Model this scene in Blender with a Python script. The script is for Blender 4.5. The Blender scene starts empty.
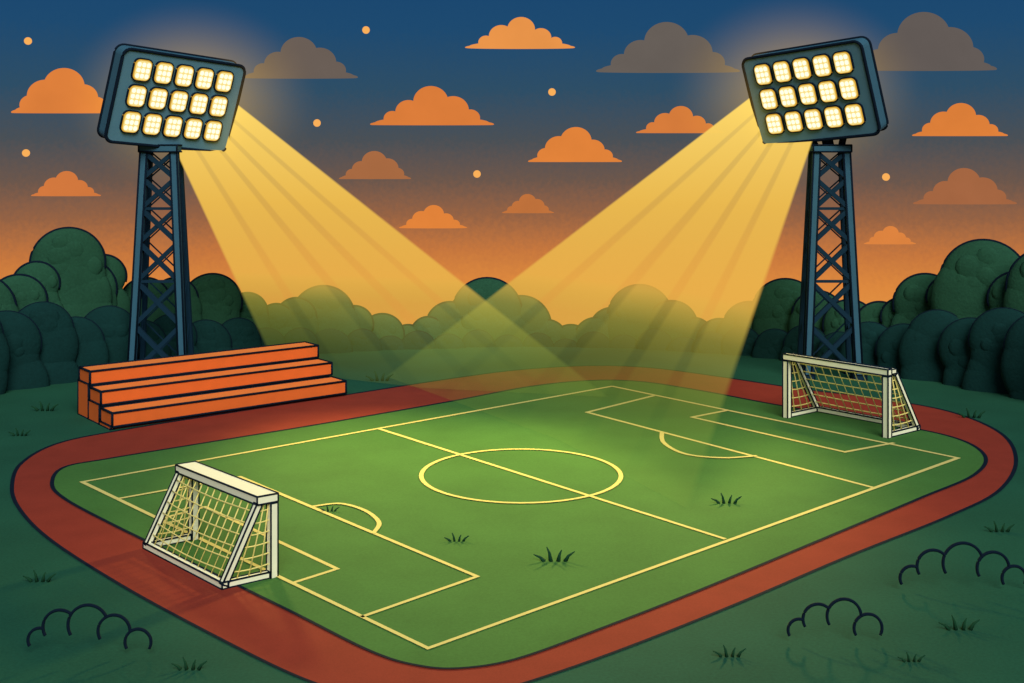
import bpy, math, random
from mathutils import Vector, Matrix
random.seed(4)
V=Vector
H=10.0; F=1190.0; HY=154.0
# image pixel coordinates back-projected to metres: on the ground plane / at a given distance
def G(x,y,z=0.0):
    d=(y-HY); Y=F*(H-z)/d
    return V(((x-512)*Y/F, Y, z))
def AT(x,y,Y): return V(((x-512)*Y/F, Y, H-(y-HY)*Y/F))
def lin(c):
    o=[]
    for v in c:
        v/=255.0
        o.append(v/12.92 if v<=0.04045 else ((v+0.055)/1.055)**2.4)
    return o
# ------------------------------------------------------------ materials
def diff(name,c,gain=1.0,amt=0.12,scale=6.0,rough=0.9,fine=60.0,bump=0.0):
    m=bpy.data.materials.new(name); m.use_nodes=True
    nt=m.node_tree; b=nt.nodes["Principled BSDF"]
    b.inputs["Roughness"].default_value=rough
    b.inputs["Specular IOR Level"].default_value=0.1
    l=[min(0.85,v*gain) for v in lin(c)]
    tc=nt.nodes.new("ShaderNodeTexCoord")
    n1=nt.nodes.new("ShaderNodeTexNoise"); n1.inputs["Scale"].default_value=scale; n1.inputs["Detail"].default_value=4
    n2=nt.nodes.new("ShaderNodeTexNoise"); n2.inputs["Scale"].default_value=fine; n2.inputs["Detail"].default_value=2
    nt.links.new(tc.outputs["Object"],n1.inputs["Vector"]); nt.links.new(tc.outputs["Object"],n2.inputs["Vector"])
    ad=nt.nodes.new("ShaderNodeMath"); ad.operation='ADD'
    nt.links.new(n1.outputs["Fac"],ad.inputs[0]); nt.links.new(n2.outputs["Fac"],ad.inputs[1])
    mr=nt.nodes.new("ShaderNodeMapRange"); mr.inputs[1].default_value=0.6; mr.inputs[2].default_value=1.4
    nt.links.new(ad.outputs[0],mr.inputs[0])
    mx=nt.nodes.new("ShaderNodeMix"); mx.data_type='RGBA'
    mx.inputs[6].default_value=[v*(1-amt) for v in l]+[1]
    mx.inputs[7].default_value=[min(0.9,v*(1+amt)) for v in l]+[1]
    nt.links.new(mr.outputs[0],mx.inputs[0]); nt.links.new(mx.outputs[2],b.inputs["Base Color"])
    if bump:
        bp=nt.nodes.new("ShaderNodeBump"); bp.inputs["Strength"].default_value=bump; bp.inputs["Distance"].default_value=0.1
        nt.links.new(ad.outputs[0],bp.inputs["Height"]); nt.links.new(bp.outputs[0],b.inputs["Normal"])
    return m
def emit(name,c,s=1.0,amt=0.05,scale=0.6):
    m=bpy.data.materials.new(name); m.use_nodes=True
    nt=m.node_tree; nt.nodes.clear()
    o=nt.nodes.new("ShaderNodeOutputMaterial"); e=nt.nodes.new("ShaderNodeEmission")
    l=lin(c); tc=nt.nodes.new("ShaderNodeTexCoord"); n=nt.nodes.new("ShaderNodeTexNoise"); n.inputs["Scale"].default_value=scale; n.inputs["Detail"].default_value=6
    mx=nt.nodes.new("ShaderNodeMix"); mx.data_type='RGBA'
    mx.inputs[6].default_value=[v*(1-amt*2) for v in l]+[1]; mx.inputs[7].default_value=[v*(1+amt*2) for v in l]+[1]
    nt.links.new(tc.outputs["Object"],n.inputs["Vector"]); nt.links.new(n.outputs["Fac"],mx.inputs[0]); nt.links.new(mx.outputs[2],e.inputs[0])
    e.inputs[1].default_value=s; nt.links.new(e.outputs[0],o.inputs[0]); return m
M_ink=diff("ink_edge",(8,26,42),0.8,0.1)
M_ground=diff("meadow_grass",(32,84,62),0.88,0.2,0.35,fine=14)
M_infield=diff("pitch_grass",(74,126,60),0.72,0.15,0.5,fine=18)
M_track=diff("track_clay",(148,58,42),0.78,0.13,1.0,fine=25)
M_line=diff("line_paint",(228,216,128),0.78,0.08)
M_white=diff("white_paint",(252,240,200),1.0,0.04)
M_net=diff("net_cord",(226,212,125),1.0,0.05)
M_tree=diff("tree_foliage",(38,82,60),0.82,0.18,0.8,fine=9,bump=0.2)
M_hedge=diff("hedge_foliage",(16,56,54),0.72,0.18,0.8,fine=9,bump=0.2)
M_tuft=diff("tuft_blades",(26,72,46),0.7,0.1)
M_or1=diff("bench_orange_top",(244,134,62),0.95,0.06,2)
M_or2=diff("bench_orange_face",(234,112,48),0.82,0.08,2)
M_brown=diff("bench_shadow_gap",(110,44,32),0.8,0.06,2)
M_steel=diff("blue_steel",(44,80,96),1.3,0.08,2)
M_panel=diff("panel_steel",(56,90,104),2.0,0.06,2)
M_steel2=diff("dark_steel",(20,50,68),0.8,0.08,2)
M_amber=emit("lamp_amber_rim",(216,164,56),1.0,0.03)
M_lamp=emit("lamp_glass",(250,224,140),1.0,0.03)
M_bulb=emit("lamp_bulb",(255,252,222),1.15,0.0)
# ------------------------------------------------------------ mesh builder
class MB:
    def __init__(s): s.v=[];s.f=[];s.m=[];s.s=[];s.mats=[]
    def mi(s,mat):
        if mat not in s.mats: s.mats.append(mat)
        return s.mats.index(mat)
    def face(s,idx,mat,sm=False): s.f.append(idx);s.m.append(s.mi(mat));s.s.append(sm)
    def poly(s,pts,mat):
        b=len(s.v); s.v+= [tuple(p) for p in pts]; s.face(list(range(b,b+len(pts))),mat)
    def ptube(s,pts,r,mat,closed=False,n=6,r1=None):
        pts=[V(p) for p in pts]; N=len(pts); b=len(s.v)
        for i,p in enumerate(pts):
            if closed: d=pts[(i+1)%N]-pts[i-1]
            else: d=pts[min(i+1,N-1)]-pts[max(i-1,0)]
            d.normalize()
            a=V((0,0,1)) if abs(d.z)<0.9 else V((1,0,0))
            u=d.cross(a).normalized(); w=d.cross(u)
            rr=r if r1 is None else r+(r1-r)*i/(N-1)
            for k in range(n):
                t=2*math.pi*k/n
                s.v.append(tuple(p+u*math.cos(t)*rr+w*math.sin(t)*rr))
        for i in range(N if closed else N-1):
            j=(i+1)%N
            for k in range(n):
                k2=(k+1)%n
                s.face([b+i*n+k,b+i*n+k2,b+j*n+k2,b+j*n+k],mat,True)
        if not closed:
            s.face([b+k for k in range(n)][::-1],mat); s.face([b+(N-1)*n+k for k in range(n)],mat)
    def box(s,o,a,b_,c,mat,ink=0.0,top=None):
        o,a,b_,c=V(o),V(a),V(b_),V(c)
        P=[o,o+a,o+a+b_,o+b_,o+c,o+a+c,o+a+b_+c,o+b_+c]; b=len(s.v)
        s.v+=[tuple(p) for p in P]
        for q in ([0,3,2,1],[4,5,6,7],[0,1,5,4],[1,2,6,5],[2,3,7,6],[3,0,4,7]):
            s.face([b+i for i in q],top if (top and q==[4,5,6,7]) else mat)
        if ink:
            for i,j in ((0,1),(1,2),(2,3),(3,0),(4,5),(5,6),(6,7),(7,4),(0,4),(1,5),(2,6),(3,7)):
                s.ptube([P[i],P[j]],ink,M_ink,n=6)
    def beam(s,p,q,w,mat,ink=0.0,side=None):
        p,q=V(p),V(q); d=(q-p).normalized()
        u=(side if side is not None else (V((0,0,1)) if abs(d.z)<0.8 else V((1,0,0))))
        u=(u-d*u.dot(d)).normalized(); t=d.cross(u)
        s.box(p-u*w/2-t*w/2,u*w,t*w,q-p,mat,ink)
    def ell(s,c,ax,ay,az,mat,nu=20,nv=12,zmin=None):
        c=V(c); b=len(s.v)
        for i in range(nv+1):
            ph=math.pi*i/nv
            for j in range(nu):
                th=2*math.pi*j/nu
                p=c+ax*math.sin(ph)*math.cos(th)+ay*math.sin(ph)*math.sin(th)+az*math.cos(ph)
                if zmin is not None and p.z<zmin: p.z=zmin
                s.v.append(tuple(p))
        for i in range(nv):
            for j in range(nu):
                j2=(j+1)%nu
                s.face([b+i*nu+j,b+(i+1)*nu+j,b+(i+1)*nu+j2,b+i*nu+j2],mat,True)
    def extr(s,loop,o,R,U,N,d,mat,side=None,ink=0.0):
        o=V(o); b=len(s.v); n=len(loop)
        bk=[o+R*x+U*y for x,y in loop]; fr=[p+N*d for p in bk]
        s.v+=[tuple(p) for p in bk]+[tuple(p) for p in fr]
        s.face([b+i for i in range(n)][::-1],side or mat); s.face([b+n+i for i in range(n)],mat)
        for i in range(n):
            j=(i+1)%n; s.face([b+i,b+j,b+n+j,b+n+i],side or mat)
        if ink: s.ptube(bk,ink,M_ink,True); s.ptube(fr,ink,M_ink,True)
    def obj(s,name):
        me=bpy.data.meshes.new(name); me.from_pydata(s.v,[],s.f)
        for m in s.mats: me.materials.append(m)
        me.polygons.foreach_set("material_index",s.m); me.polygons.foreach_set("use_smooth",s.s)
        me.update(); ob=bpy.data.objects.new(name,me); bpy.context.collection.objects.link(ob); return ob
def crom(pts,closed=True,n=14):
    out=[];N=len(pts)
    rng=N if closed else N-1
    for i in range(rng):
        if closed: p0,p1,p2,p3=pts[i-1],pts[i],pts[(i+1)%N],pts[(i+2)%N]
        else: p0,p1,p2,p3=pts[max(i-1,0)],pts[i],pts[i+1],pts[min(i+2,N-1)]
        for k in range(n):
            t=k/n
            out.append(0.5*((2*p1)+(p2-p0)*t+(2*p0-5*p1+4*p2-p3)*t*t+(3*p1-p0-3*p2+p3)*t**3))
    if not closed: out.append(pts[-1].copy())
    return out
def ribbon(mb,pts,wf,z,mat,closed=False):
    N=len(pts); b=len(mb.v)
    for i,p in enumerate(pts):
        d=(pts[(i+1)%N]-pts[i-1]) if closed else (pts[min(i+1,N-1)]-pts[max(i-1,0)])
        d=V((d.x,d.y,0)).normalized(); n=V((-d.y,d.x,0)); w=wf(p)/2
        a=p+n*w; c=p-n*w
        mb.v.append((a.x,a.y,z)); mb.v.append((c.x,c.y,z))
    for i in range(N if closed else N-1):
        j=(i+1)%N
        mb.face([b+2*i+1,b+2*j+1,b+2*j,b+2*i],mat)
def rrect(w,h,r,n=5):
    o=[]
    for cx,cy,a0 in ((w/2-r,h/2-r,0),(-w/2+r,h/2-r,90),(-w/2+r,-h/2+r,180),(w/2-r,-h/2+r,270)):
        for k in range(n+1):
            a=math.radians(a0+90*k/n); o.append((cx+r*math.cos(a),cy+r*math.sin(a)))
    return o
# ------------------------------------------------------------ ground (hilltop meadow)
g=MB(); NR=70; NA=96; C0=V((0,28,0))
def gz(r):
    if r<38: return 0.0
    t=r-38
    return -0.55*t*t/(t+8)
for i in range(NR+1):
    r=i*1.2 if i<=40 else 48+(i-40)**1.6*1.9
    for j in range(NA):
        a=2*math.pi*j/NA; g.v.append((C0.x+r*math.cos(a),C0.y+r*math.sin(a),gz(r)))
for i in range(NR):
    for j in range(NA):
        j2=(j+1)%NA; g.face([i*NA+j,(i+1)*NA+j,(i+1)*NA+j2,i*NA+j2],M_ground,True)
g.obj("ground")
# ------------------------------------------------------------ running track, pitch
outer=[(12,487),(22,463),(60,443),(130,429),(230,413),(340,396),(450,379),(520,370),(590,366),(650,368),(720,377),(800,389),(880,399),(950,412),(1000,433),(1016,460),(1000,490),(950,516),(850,556),(740,603),(640,643),(560,672),(500,690),(430,702),(370,698),(300,678),(210,634),(120,585),(50,540),(20,510)]
inner=[(52,484),(64,468),(110,459),(220,441),(330,423),(450,402),(530,387),(590,381),(640,382),(700,391),(780,406),(870,421),(950,437),(984,455),(975,475),(920,499),(820,541),(700,591),(600,630),(520,659),(465,669),(420,667),(370,652),(290,612),(190,563),(110,524),(64,499)]
inkw=lambda p:0.0033*p.y
o3=crom([G(*p) for p in outer]); i3=crom([G(*p) for p in inner])
t=MB(); t.poly([(p.x,p.y,0.010) for p in o3],M_track); t.obj("running_track")
t=MB(); t.poly([(p.x,p.y,0.020) for p in i3],M_infield); t.obj("football_pitch_grass")
t=MB(); ribbon(t,o3,inkw,0.015,M_ink,True); ribbon(t,i3,inkw,0.028,M_ink,True); t.obj("track_edging")
t=MB(); lw=lambda p:0.0030*p.y+0.03
cnt=[0]
def seg(*pts,closed=False):
    cnt[0]+=1
    P=[G(*p) for p in pts]
    nn=len(P) if closed else len(P)-1
    for i in range(nn):
        a=P[i]; b=P[(i+1)%len(P)]
        d=(b-a).normalized()*0.05
        ribbon(t,[(a-d).lerp(b+d,k/10) for k in range(11)],lw,0.030+0.0015*((cnt[0]*3+i)%9),M_line)
A=(82,483);B=(612,387);C=(958,459);D=(428,650)
seg(A,B,C,D,closed=True)
seg((380,430),(724,540))
seg((655,396),(587,413),(875,489))
seg((728,411),(692,418),(845,453),(893,444))
seg((363,618),(477,578),(240,478),(118,500))
seg((293,584),(337,570),(205,508),(160,520))
cc=G(521,475); ribbon(t,[cc+V((math.cos(a*math.pi/40)*3.10,math.sin(a*math.pi/40)*3.10,0)) for a in range(80)],lw,0.044,M_line,True)
ribbon(t,crom([G(*p) for p in ((312,508),(340,505),(365,512),(379,524),(373,535))],False),lw,0.0455,M_line)
ribbon(t,crom([G(*p) for p in ((662,433),(664,444),(685,455),(722,459),(757,457))],False),lw,0.0455,M_line)
t.obj("pitch_markings")
# ------------------------------------------------------------ goals
def goal(name,fl,fr,dep,h,topd,w,ink,netr,slab):
    """fl,fr front post feet; dep vector to the back"""
    m=MB(); Z=V((0,0,1)); fl=V(fl);fr=V(fr);dep=V(dep); dn=dep.normalized(); along=(fr-fl).normalized()
    tl=fl+Z*h;tr=fr+Z*h; bl=fl+dep;br=fr+dep; btl=tl+dn*topd;btr=tr+dn*topd
    z0=Z*(w/2)
    for p,q in ((fl,tl),(fr,tr)): m.beam(p,q-z0-Z*ink,w,M_white,ink,along)
    if slab:
        m.box(tl-along*w/2-dn*w/2-z0,(tr-tl)+along*w,dn*(topd+w*.9),z0*2,M_white,ink)
    else:
        m.box(tl-along*w/2-dn*w/2-z0,(tr-tl)+along*w,dn*w,z0*2,M_white,ink)
        for a,b in ((tl+dn*w/2,btl),(tr+dn*w/2,btr)): m.beam(a,b,w*0.7,M_white,ink*.7)
        m.beam(btl,btr,w*0.5,M_white,ink*.6)
    for a,b in ((btl-z0,bl+z0),(btr-z0,br+z0)): m.beam(a,b,w*0.75,M_white,ink,along)
    m.beam(bl+z0-along*w*0.4,br+z0+along*w*0.4,w*0.8,M_white,ink)
    for a,b in ((fl,bl),(fr,br)): m.beam(a+z0+dn*w/2,b+z0-dn*w/2,w*0.75,M_white,ink)
    def net(a,b,c,d,nx,ny):  # a-b top, d-c bottom
        for i in range(1,nx):
            t=i/nx; p=a.lerp(b,t); q=d.lerp(c,t)
            m.ptube([p,p.lerp(q,.5)-Z*0.02,q],netr,M_net,n=4)
        for j in range(1,ny):
            t=j/ny; p=a.lerp(d,t); q=b.lerp(c,t)
            s=[p.lerp(q,k/12)-Z*0.05*math.sin(k/12*math.pi)*(0.5+0.5*t)+dn*0.07*math.sin(k/12*math.pi) for k in range(13)]
            m.ptube(s,netr,M_net,n=4)
    net(btl,btr,br+z0,bl+z0,12,7)
    net(tl,btl,bl+z0,fl+z0,4,7)
    net(tr,btr,br+z0,fr+z0,4,7)
    m.obj(name)
goal("football_goal",G(787,418),G(887,438),(1.42,1.12,0),2.32,0.45,0.22,0.028,0.024,False)
goal("football_goal",(-8.25,30.85,0),(-5.66,28.1,0),(-0.98,-0.72,0),1.9,0.36,0.19,0.022,0.018,True)
# ------------------------------------------------------------ bleachers
m=MB(); L=V((0.78,0.626,0)); Bk=V((-0.626,0.78,0)); F0=V((-14.5,43.1,0)); LEN=9.75; SD=1.15; Z=V((0,0,1))
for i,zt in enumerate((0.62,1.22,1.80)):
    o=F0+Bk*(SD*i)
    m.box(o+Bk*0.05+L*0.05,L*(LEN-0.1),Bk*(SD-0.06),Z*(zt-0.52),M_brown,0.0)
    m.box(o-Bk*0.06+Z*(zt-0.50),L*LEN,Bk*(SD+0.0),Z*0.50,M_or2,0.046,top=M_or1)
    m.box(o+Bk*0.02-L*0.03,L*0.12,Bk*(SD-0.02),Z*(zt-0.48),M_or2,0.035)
m.obj("bleachers")
# ------------------------------------------------------------ floodlight towers
def tower(cx,cy,sgn,hc):
    m=MB(); Z=V((0,0,1)); zt=10.2
    wb,wt,db,dt=1.15,0.66,0.75,0.45
    def leg(sx,sy,z):
        t=z/zt; return V((cx+sx*(wb+(wt-wb)*t),cy+sy*(db+(dt-db)*t),z))
    for sx in (-1,1):
        for sy in (-1,1):
            m.beam(leg(sx,sy,0),leg(sx,sy,zt),0.30 if sy<0 else 0.2,M_steel if sy<0 else M_steel2,0.045 if sy<0 else 0.0,V((1,0,0)))
            b=leg(sx,sy,0); m.box(b+V((-.28,-.28,0)),V((.56,0,0)),V((0,.56,0)),V((0,0,.22)),M_steel2,0.03)
    nb=6; zs=[0.2]
    hgt=[1.13**-i for i in range(nb)]; S=sum(hgt); z=0.2
    for h_ in hgt: z+=h_/S*(zt-0.3); zs.append(z)
    for i in range(nb):
        for sy in (-1,1):
            ww=0.19 if sy<0 else 0.06
            m.beam(leg(-1,sy,zs[i]),leg(1,sy,zs[i+1]),ww,M_steel2)
            m.beam(leg(1,sy,zs[i])+V((0,sy*.03,0)),leg(-1,sy,zs[i+1])+V((0,sy*.03,0)),ww,M_steel2)
        for sx in (-1,1):
            m.beam(leg(sx,-1,zs[i]),leg(sx,1,zs[i+1]),0.06,M_steel2)
        if i in(1,3): m.beam(leg(-1,-1,zs[i+1]),leg(1,-1,zs[i+1]),0.12,M_steel2)
    m.box((cx-0.85,cy-0.7,zt-0.1),(1.7,0,0),(0,1.4,0),(0,0,0.3),M_steel,0.04)
    # lamp head
    a=math.radians(42)*sgn; p=math.radians(17); r=math.radians(5)*sgn
    N=V((math.sin(a)*math.cos(p),-math.cos(a)*math.cos(p),-math.sin(p)))
    R=V((math.cos(a),math.sin(a),0)); U=N.cross(R)*-1
    if U.z<0: U=-U
    R,U=(R*math.cos(r)-U*math.sin(r)),(U*math.cos(r)+R*math.sin(r))
    W,Hh,T=5.9,4.15,0.80
    c=hc
    m.extr(rrect(W,Hh,0.35),c-N*T,R,U,N,T,M_panel,M_steel,0.075)
    for i in range(5):
        for j in range(3):
            q=c+R*((i-2)*0.99)+U*((1-j)*1.17+.08)
            m.extr(rrect(0.84,0.98,0.25),q+N*0.005,R,U,N,0.08,M_amber,M_amber,0.03)
            m.extr(rrect(0.70,0.84,0.2),q+N*0.087,R,U,N,0.05,M_lamp,M_amber)
            for k in range(3):
                for l in range(3):
                    m.extr(rrect(0.17,0.20,0.07,3),q+N*0.138+R*((k-1)*0.21)+U*((l-1)*0.25),R,U,N,0.02,M_bulb)
    # yoke
    m.beam(V((cx,cy,zt+0.2)),c-N*(T*0.9)-U*0.4,0.35,M_steel2,0.04)
    for s_ in (-1,1): m.beam(V((cx+s_*0.6,cy,zt+0.2)),c-N*(T*0.8)+R*s_*1.6-U*0.6,0.2,M_steel2,0.03)
    m.obj("floodlight_tower")
    tgt=V((1.0,34.5,0)); pos=c+N*0.9
    ld=bpy.data.lights.new("floodlight_lamp","SPOT"); ld.energy=38000; ld.color=(1.0,0.74,0.22)
    ld.spot_size=math.radians(56); ld.spot_blend=1.0; ld.shadow_soft_size=1.2
    lo=bpy.data.objects.new("floodlight_lamp",ld); bpy.context.collection.objects.link(lo)
    lo.location=pos; lo.rotation_euler=(tgt-pos).to_track_quat('-Z','Y').to_euler()
    return c,R,U,N,W,Hh
hl=tower(-15.75,53.6,1,V((-14.87,52.9,12.28)))
hr=tower(14.25,53.6,-1,V((13.2,52.9,12.6)))
# ------------------------------------------------------------ light beams painted as self-glowing, see-through sheets
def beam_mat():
    m=bpy.data.materials.new("painted_beam_light"); m.use_nodes=True; nt=m.node_tree; nt.nodes.clear()
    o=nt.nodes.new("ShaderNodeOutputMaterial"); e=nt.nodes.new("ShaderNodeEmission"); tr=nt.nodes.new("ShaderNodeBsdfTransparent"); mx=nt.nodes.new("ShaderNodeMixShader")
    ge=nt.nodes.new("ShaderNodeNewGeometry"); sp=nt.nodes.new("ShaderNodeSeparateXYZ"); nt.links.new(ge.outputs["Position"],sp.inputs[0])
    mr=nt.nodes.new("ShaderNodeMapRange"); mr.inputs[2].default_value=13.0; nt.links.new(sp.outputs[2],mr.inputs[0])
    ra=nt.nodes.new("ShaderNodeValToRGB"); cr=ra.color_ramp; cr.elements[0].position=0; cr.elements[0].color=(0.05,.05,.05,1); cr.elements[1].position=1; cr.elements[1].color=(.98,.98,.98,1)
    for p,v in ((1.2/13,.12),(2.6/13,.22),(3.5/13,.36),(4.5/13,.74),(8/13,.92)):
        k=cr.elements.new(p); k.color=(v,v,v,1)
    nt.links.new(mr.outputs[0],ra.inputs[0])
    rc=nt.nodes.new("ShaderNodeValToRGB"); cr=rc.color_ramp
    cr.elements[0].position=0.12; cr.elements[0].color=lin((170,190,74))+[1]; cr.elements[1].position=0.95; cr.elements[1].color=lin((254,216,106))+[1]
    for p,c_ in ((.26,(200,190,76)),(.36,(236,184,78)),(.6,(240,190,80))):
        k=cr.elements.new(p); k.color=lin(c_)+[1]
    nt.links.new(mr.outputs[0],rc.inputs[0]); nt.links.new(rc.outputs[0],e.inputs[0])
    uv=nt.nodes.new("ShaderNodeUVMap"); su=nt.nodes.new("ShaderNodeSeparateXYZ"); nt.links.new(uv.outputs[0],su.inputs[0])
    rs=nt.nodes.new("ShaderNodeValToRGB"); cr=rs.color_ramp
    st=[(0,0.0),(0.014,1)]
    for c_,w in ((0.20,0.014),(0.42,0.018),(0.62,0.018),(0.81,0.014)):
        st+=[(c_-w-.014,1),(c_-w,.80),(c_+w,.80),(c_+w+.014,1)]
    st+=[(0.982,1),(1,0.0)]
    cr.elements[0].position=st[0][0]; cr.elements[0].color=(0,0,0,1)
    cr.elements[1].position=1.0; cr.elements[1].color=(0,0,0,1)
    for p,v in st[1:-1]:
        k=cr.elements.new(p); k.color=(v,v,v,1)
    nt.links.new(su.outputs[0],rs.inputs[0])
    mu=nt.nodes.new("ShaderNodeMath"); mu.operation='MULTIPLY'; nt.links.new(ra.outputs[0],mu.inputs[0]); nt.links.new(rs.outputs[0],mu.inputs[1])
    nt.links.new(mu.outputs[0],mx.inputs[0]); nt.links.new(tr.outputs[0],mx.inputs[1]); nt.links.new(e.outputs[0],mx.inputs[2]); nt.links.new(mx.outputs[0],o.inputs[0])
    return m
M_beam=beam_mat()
def lerpl(pl,u):
    for i in range(len(pl)-1):
        if u<=pl[i+1][0]+1e-9:
            t=(u-pl[i][0])/(pl[i+1][0]-pl[i][0]); return pl[i][1].lerp(pl[i+1][1],t)
    return pl[-1][1]
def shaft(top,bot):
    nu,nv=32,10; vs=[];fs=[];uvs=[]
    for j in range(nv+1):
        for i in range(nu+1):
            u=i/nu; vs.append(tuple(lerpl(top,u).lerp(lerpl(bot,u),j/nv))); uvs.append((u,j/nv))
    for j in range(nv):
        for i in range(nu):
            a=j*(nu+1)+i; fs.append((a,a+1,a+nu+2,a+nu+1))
    me=bpy.data.meshes.new("light_beam_sheet"); me.from_pydata(vs,[],fs); ul=me.uv_layers.new(name="UVMap")
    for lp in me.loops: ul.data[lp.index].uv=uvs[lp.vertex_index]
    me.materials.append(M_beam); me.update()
    ob=bpy.data.objects.new("light_beam_sheet",me); bpy.context.collection.objects.link(ob)
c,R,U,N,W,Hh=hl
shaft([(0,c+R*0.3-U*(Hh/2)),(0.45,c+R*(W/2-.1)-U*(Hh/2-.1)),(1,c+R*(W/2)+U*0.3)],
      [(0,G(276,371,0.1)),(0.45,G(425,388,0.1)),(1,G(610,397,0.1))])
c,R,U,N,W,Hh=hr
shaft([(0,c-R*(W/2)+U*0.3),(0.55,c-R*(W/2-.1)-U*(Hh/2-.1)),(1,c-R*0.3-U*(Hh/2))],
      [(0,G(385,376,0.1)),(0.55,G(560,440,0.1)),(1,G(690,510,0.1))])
# painted glow: emissive volumes added round the lamp heads
gm=bpy.data.materials.new("painted_lamp_glow"); gm.use_nodes=True; nt=gm.node_tree; nt.nodes.clear()
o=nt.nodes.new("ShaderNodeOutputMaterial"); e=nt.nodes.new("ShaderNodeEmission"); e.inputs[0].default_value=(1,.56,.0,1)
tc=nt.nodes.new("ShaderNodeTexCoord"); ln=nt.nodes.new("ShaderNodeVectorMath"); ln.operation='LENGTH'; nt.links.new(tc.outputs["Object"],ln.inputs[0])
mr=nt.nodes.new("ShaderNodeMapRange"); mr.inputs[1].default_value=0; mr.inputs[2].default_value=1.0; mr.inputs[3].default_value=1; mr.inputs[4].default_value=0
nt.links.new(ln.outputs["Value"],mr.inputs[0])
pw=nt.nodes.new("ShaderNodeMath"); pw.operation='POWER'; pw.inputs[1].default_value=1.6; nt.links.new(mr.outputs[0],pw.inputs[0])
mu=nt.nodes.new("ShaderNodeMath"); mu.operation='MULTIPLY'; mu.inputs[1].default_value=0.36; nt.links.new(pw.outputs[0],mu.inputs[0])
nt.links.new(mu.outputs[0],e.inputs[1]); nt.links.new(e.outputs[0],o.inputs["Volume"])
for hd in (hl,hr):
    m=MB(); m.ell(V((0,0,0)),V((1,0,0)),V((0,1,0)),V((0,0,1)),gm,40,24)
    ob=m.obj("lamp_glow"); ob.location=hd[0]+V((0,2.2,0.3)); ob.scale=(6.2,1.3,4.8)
# ------------------------------------------------------------ trees
def yb(x):
    return 349+(0.000154 if x<540 else 0.00022)*(x-540)**2
def puffs(name,lobes,back,mat,rad=0.07,flat=0.30):
    m=MB()
    for (x,cy,r) in lobes:
        xx=max(-60,min(1090,x))
        Yb=F*H/(yb(xx)-HY)+back+random.uniform(-.12,.12)
        c=AT(x,cy,Yb); Rr=r*Yb/F
        n=V((-c.x,-c.y,0)).normalized(); tg=V((-n.y,n.x,0))
        m.ell(c,tg*Rr,n*Rr*flat,V((0,0,Rr)),mat,28,16)
        m.ptube([c+tg*Rr*math.cos(a)+V((0,0,Rr*math.sin(a))) for a in [math.radians(-15+210*k/30) for k in range(31)]],rad,M_ink)
        z=c.z; k=0; pr=Rr
        while z>0.1:          # clumps of the crown reaching down to the ground
            z-=pr*0.5; k+=1; pr=Rr*random.uniform(.95,1.12)
            q=V((c.x,c.y,max(z,0)))+tg*Rr*random.uniform(-.18,.18)+n*(0.01*k)
            m.ell(q,tg*pr,n*pr*flat,V((0,0,pr*1.1)),mat,24,14)
        # small leaf clumps roughening the face of the crown
        for _ in range(10):
            a=random.uniform(0,2*math.pi); d=Rr*random.uniform(.1,.62); s=Rr*random.uniform(.2,.34)
            q=c+tg*d*math.cos(a)+V((0,0,d*math.sin(a)))+n*(Rr*flat*math.sqrt(max(0,1-(d/Rr)**2))-s*flat*.72)
            m.ell(q,tg*s,n*s*flat,V((0,0,s)),mat,14,8)
    m.obj(name)
back=[(-230,290,50),(-170,300,45),(-120,285,45),(-70,300,40),(-25,312,38),(18,302,27),(36,284,22),(68,263,35),(103,277,22),(85,290,30),(145,302,24),(175,300,22),(212,303,29),(247,313,20),(276,322,18),(296,318,20),(323,317,31),(354,325,19),(382,336,22),(408,342,17),(428,334,17),(450,326,24),(487,313,35),(521,326,30),(547,340,20),(571,346,21),(596,340,22),(612,330,22),(640,317,32),(672,326,25),(694,337,19),(720,341,22),(750,329,27),(786,312,33),(818,316,25),(850,326,26),(880,326,24),(902,318,20),(926,305,31),(950,298,22),(984,281,41),(1018,300,28),(1050,288,40),(1100,300,45),(1150,285,50),(1210,300,50)]
front=[(-200,345,45),(-140,340,42),(-85,350,42),(-40,340,40),(5,345,34),(42,332,30),(75,345,28),(108,334,28),(140,346,26),(172,338,24),(205,346,26),(238,340,22),(266,348,20),(300,346,18),(332,350,20),(362,346,17),(390,353,17),(418,349,18),(448,352,18),(478,347,17),(508,352,17),(538,349,16),(566,355,16),(594,350,18),(624,352,17),(655,347,18),(684,354,17),(712,351,19),(742,347,20),(775,349,20),(806,347,22),(840,354,22),(870,348,26),(905,352,28),(938,340,30),(972,350,32),(1005,342,34),(1045,350,38),(1090,345,42),(1150,350,45),(1210,350,45)]
puffs("tree_line",back,2.6,M_tree,rad=0.07)
puffs("hedge",front,0.9,M_hedge,rad=0.03)
# ------------------------------------------------------------ foreground shrubs (open curling stems)
def shrub(lobes,base):
    m=MB(); Y=G(lobes[0][0],base).y; s=Y/F
    for k,(x,cy,r) in enumerate(lobes):
        run=[]; runs=[]
        for q in range(61):
            a=math.radians(-30+240*q/60); px=x+r*math.cos(a); py=cy-r*math.sin(a)
            hid=any((px-x2)**2+(py-y2)**2<(r2-0.5)**2 for j,(x2,y2,r2) in enumerate(lobes) if j==k+1)
            if not hid and py<base: run.append(AT(px,py,Y))
            else: runs.append(run); run=[]
        runs.append(run)
        for q in runs:
            if len(q)>12: m.ptube(q,1.6*s,M_ink)
    m.obj("shrub")
shrub([(40,640,12),(60,627,17),(88,625,20),(114,631,16),(138,642,13)],655)
shrub([(799,630,11),(818,619,15),(844,616,17),(868,628,14)],642)
shrub([(912,578,12),(933,566,16),(963,563,20),(993,568,16),(1014,578,12)],590)
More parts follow.
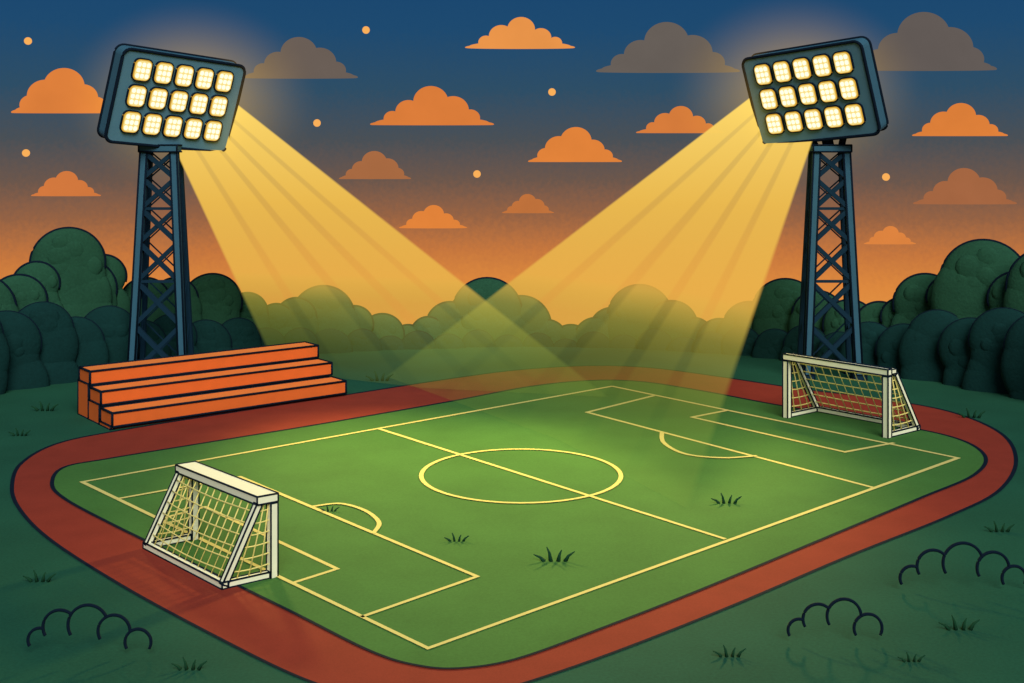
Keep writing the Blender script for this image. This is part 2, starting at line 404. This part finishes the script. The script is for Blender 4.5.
# ------------------------------------------------------------ grass tufts
m=MB()
for (x,y,s) in ((40,582,1.2),(45,411,1),(20,436,.8),(190,670,1.3),(380,381,1),(555,562,1.5),(457,542,.9),(727,504,1.1),(972,418,1),(1000,532,1.1),(730,657,1.2),(960,630,1.5),(912,662,1),(330,512,.7)):
    b=G(x,y); sc=b.y/F
    for dx,h in ((-13,5),(-5,10),(4,8),(12,7)):
        w=dx*s*sc; hh=h*s*sc
        m.ptube([b+V((w*.55,0,0.01)),b+V((w*.75,0,hh*.6)),b+V((w*1.1,0,hh))],1.6*sc*s,M_tuft,r1=0.5*sc,n=5)
m.obj("grass_tufts")
# ------------------------------------------------------------ clouds, stars
def cloud(x,base,hw,top,col,i):
    Y=170+(i%5)*6; m=MB(); mt=emit("cloud_vapour",col,1.0,0.06,0.15)
    s=Y/F; c=AT(x,base,Y); zb=c.z; h=(base-top)*s; w=hw*s; sg=(-1)**i
    def e(dx,rr,topf):
        r=rr*h; cz=topf*h-r
        m.ell(V((c.x+sg*dx*w,Y,zb+cz)),V((r*1.12,0,0)),V((0,r*.6,0)),V((0,0,r)),mt,32,30,zmin=zb)
    m.ell(V((c.x,Y,zb+h*.02)),V((w,0,0)),V((0,w*.2,0)),V((0,0,h*.13)),mt,32,30,zmin=zb)
    m.ell(V((c.x,Y,zb+h*.06)),V((w*.92,0,0)),V((0,w*.2,0)),V((0,0,h*.15)),mt,32,30,zmin=zb)
    e(.02,.40,1.0); e(-.34,.36,.74); e(-.62,.22,.40); e(.38,.30,.64); e(.64,.20,.36); e(0,.4,.6); e(.2,.35,.5); e(-.18,.35,.5)
    m.obj("cloud")
cl=[(63,113,52,68,(222,128,60)),(300,78,58,37,(106,94,86)),(520,48,55,17,(232,148,74)),(432,125,62,86,(218,124,58)),(575,162,47,127,(224,130,58)),(375,179,36,151,(168,106,66)),(433,228,34,205,(224,130,58)),(528,213,26,194,(192,114,60)),(66,196,35,171,(210,120,62)),(668,72,72,22,(102,94,88)),(680,133,44,106,(214,124,60)),(925,70,72,12,(98,90,86)),(960,136,48,103,(222,128,58)),(965,204,52,168,(164,102,66)),(890,244,26,226,(222,132,64))]
for i,cdef in enumerate(cl): cloud(*cdef,i)
ms=emit("star_glow",(250,176,90),1.0,0)
for (x,y) in ((28,41),(366,30),(317,123),(552,92),(477,174),(886,177),(26,153)):
    m=MB(); r=0.62; m.ell(AT(x,y,195),V((r,0,0)),V((0,r,0)),V((0,0,r)),ms,16,10); m.obj("star")
# ------------------------------------------------------------ sky
w=bpy.data.worlds.new("World"); bpy.context.scene.world=w; w.use_nodes=True; nt=w.node_tree
bg=nt.nodes["Background"]; tc=nt.nodes.new("ShaderNodeTexCoord"); sp=nt.nodes.new("ShaderNodeSeparateXYZ"); nt.links.new(tc.outputs["Generated"],sp.inputs[0])
mr=nt.nodes.new("ShaderNodeMapRange"); mr.inputs[1].default_value=-0.2; mr.inputs[2].default_value=0.2
ns=nt.nodes.new("ShaderNodeTexNoise"); ns.inputs["Scale"].default_value=300; ns.inputs["Detail"].default_value=3
nt.links.new(tc.outputs["Generated"],ns.inputs["Vector"])
mm=nt.nodes.new("ShaderNodeMath"); mm.operation='MULTIPLY_ADD'; mm.inputs[1].default_value=0.018; nt.links.new(ns.outputs["Fac"],mm.inputs[0]); nt.links.new(sp.outputs[2],mm.inputs[2])
sb=nt.nodes.new("ShaderNodeMath"); sb.operation='SUBTRACT'; sb.inputs[1].default_value=0.009; nt.links.new(mm.outputs[0],sb.inputs[0])
nt.links.new(sb.outputs[0],mr.inputs[0])
ra=nt.nodes.new("ShaderNodeValToRGB"); cr=ra.color_ramp
def pos(y): return ((HY-y)/F+0.2)/0.4
cols=[(325,(230,150,68)),(280,(220,136,62)),(250,(198,119,62)),(215,(150,99,68)),(180,(108,87,76)),(140,(74,80,86)),(90,(46,78,102)),(30,(30,74,112)),(-60,(22,68,112))]
cr.elements[0].position=0; cr.elements[0].color=lin((200,120,60))+[1]
cr.elements[1].position=1; cr.elements[1].color=lin((40,84,126))+[1]
for y,c_ in cols:
    k=cr.elements.new(pos(y)); k.color=lin(c_)+[1]
nt.links.new(mr.outputs[0],ra.inputs[0]); nt.links.new(ra.outputs[0],bg.inputs[0]); bg.inputs[1].default_value=1.0
sd=bpy.data.lights.new("sun","SUN"); sd.energy=3.4; sd.angle=math.radians(40); sd.color=(1,.96,.90)
so=bpy.data.objects.new("sun",sd); bpy.context.collection.objects.link(so); so.rotation_euler=(math.radians(52),0,math.radians(14))
# ------------------------------------------------------------ camera
cd=bpy.data.cameras.new("camera"); co=bpy.data.objects.new("camera",cd); bpy.context.collection.objects.link(co)
co.location=(0,0,H); co.rotation_euler=(math.radians(90),0,0)
cd.sensor_width=36; cd.lens=F/1024*36; cd.shift_y=-(341.5-HY)/1024; cd.clip_end=3000
bpy.context.scene.camera=co
s=bpy.context.scene; s.view_settings.view_transform='Standard'; s.view_settings.look='None'; s.view_settings.exposure=0
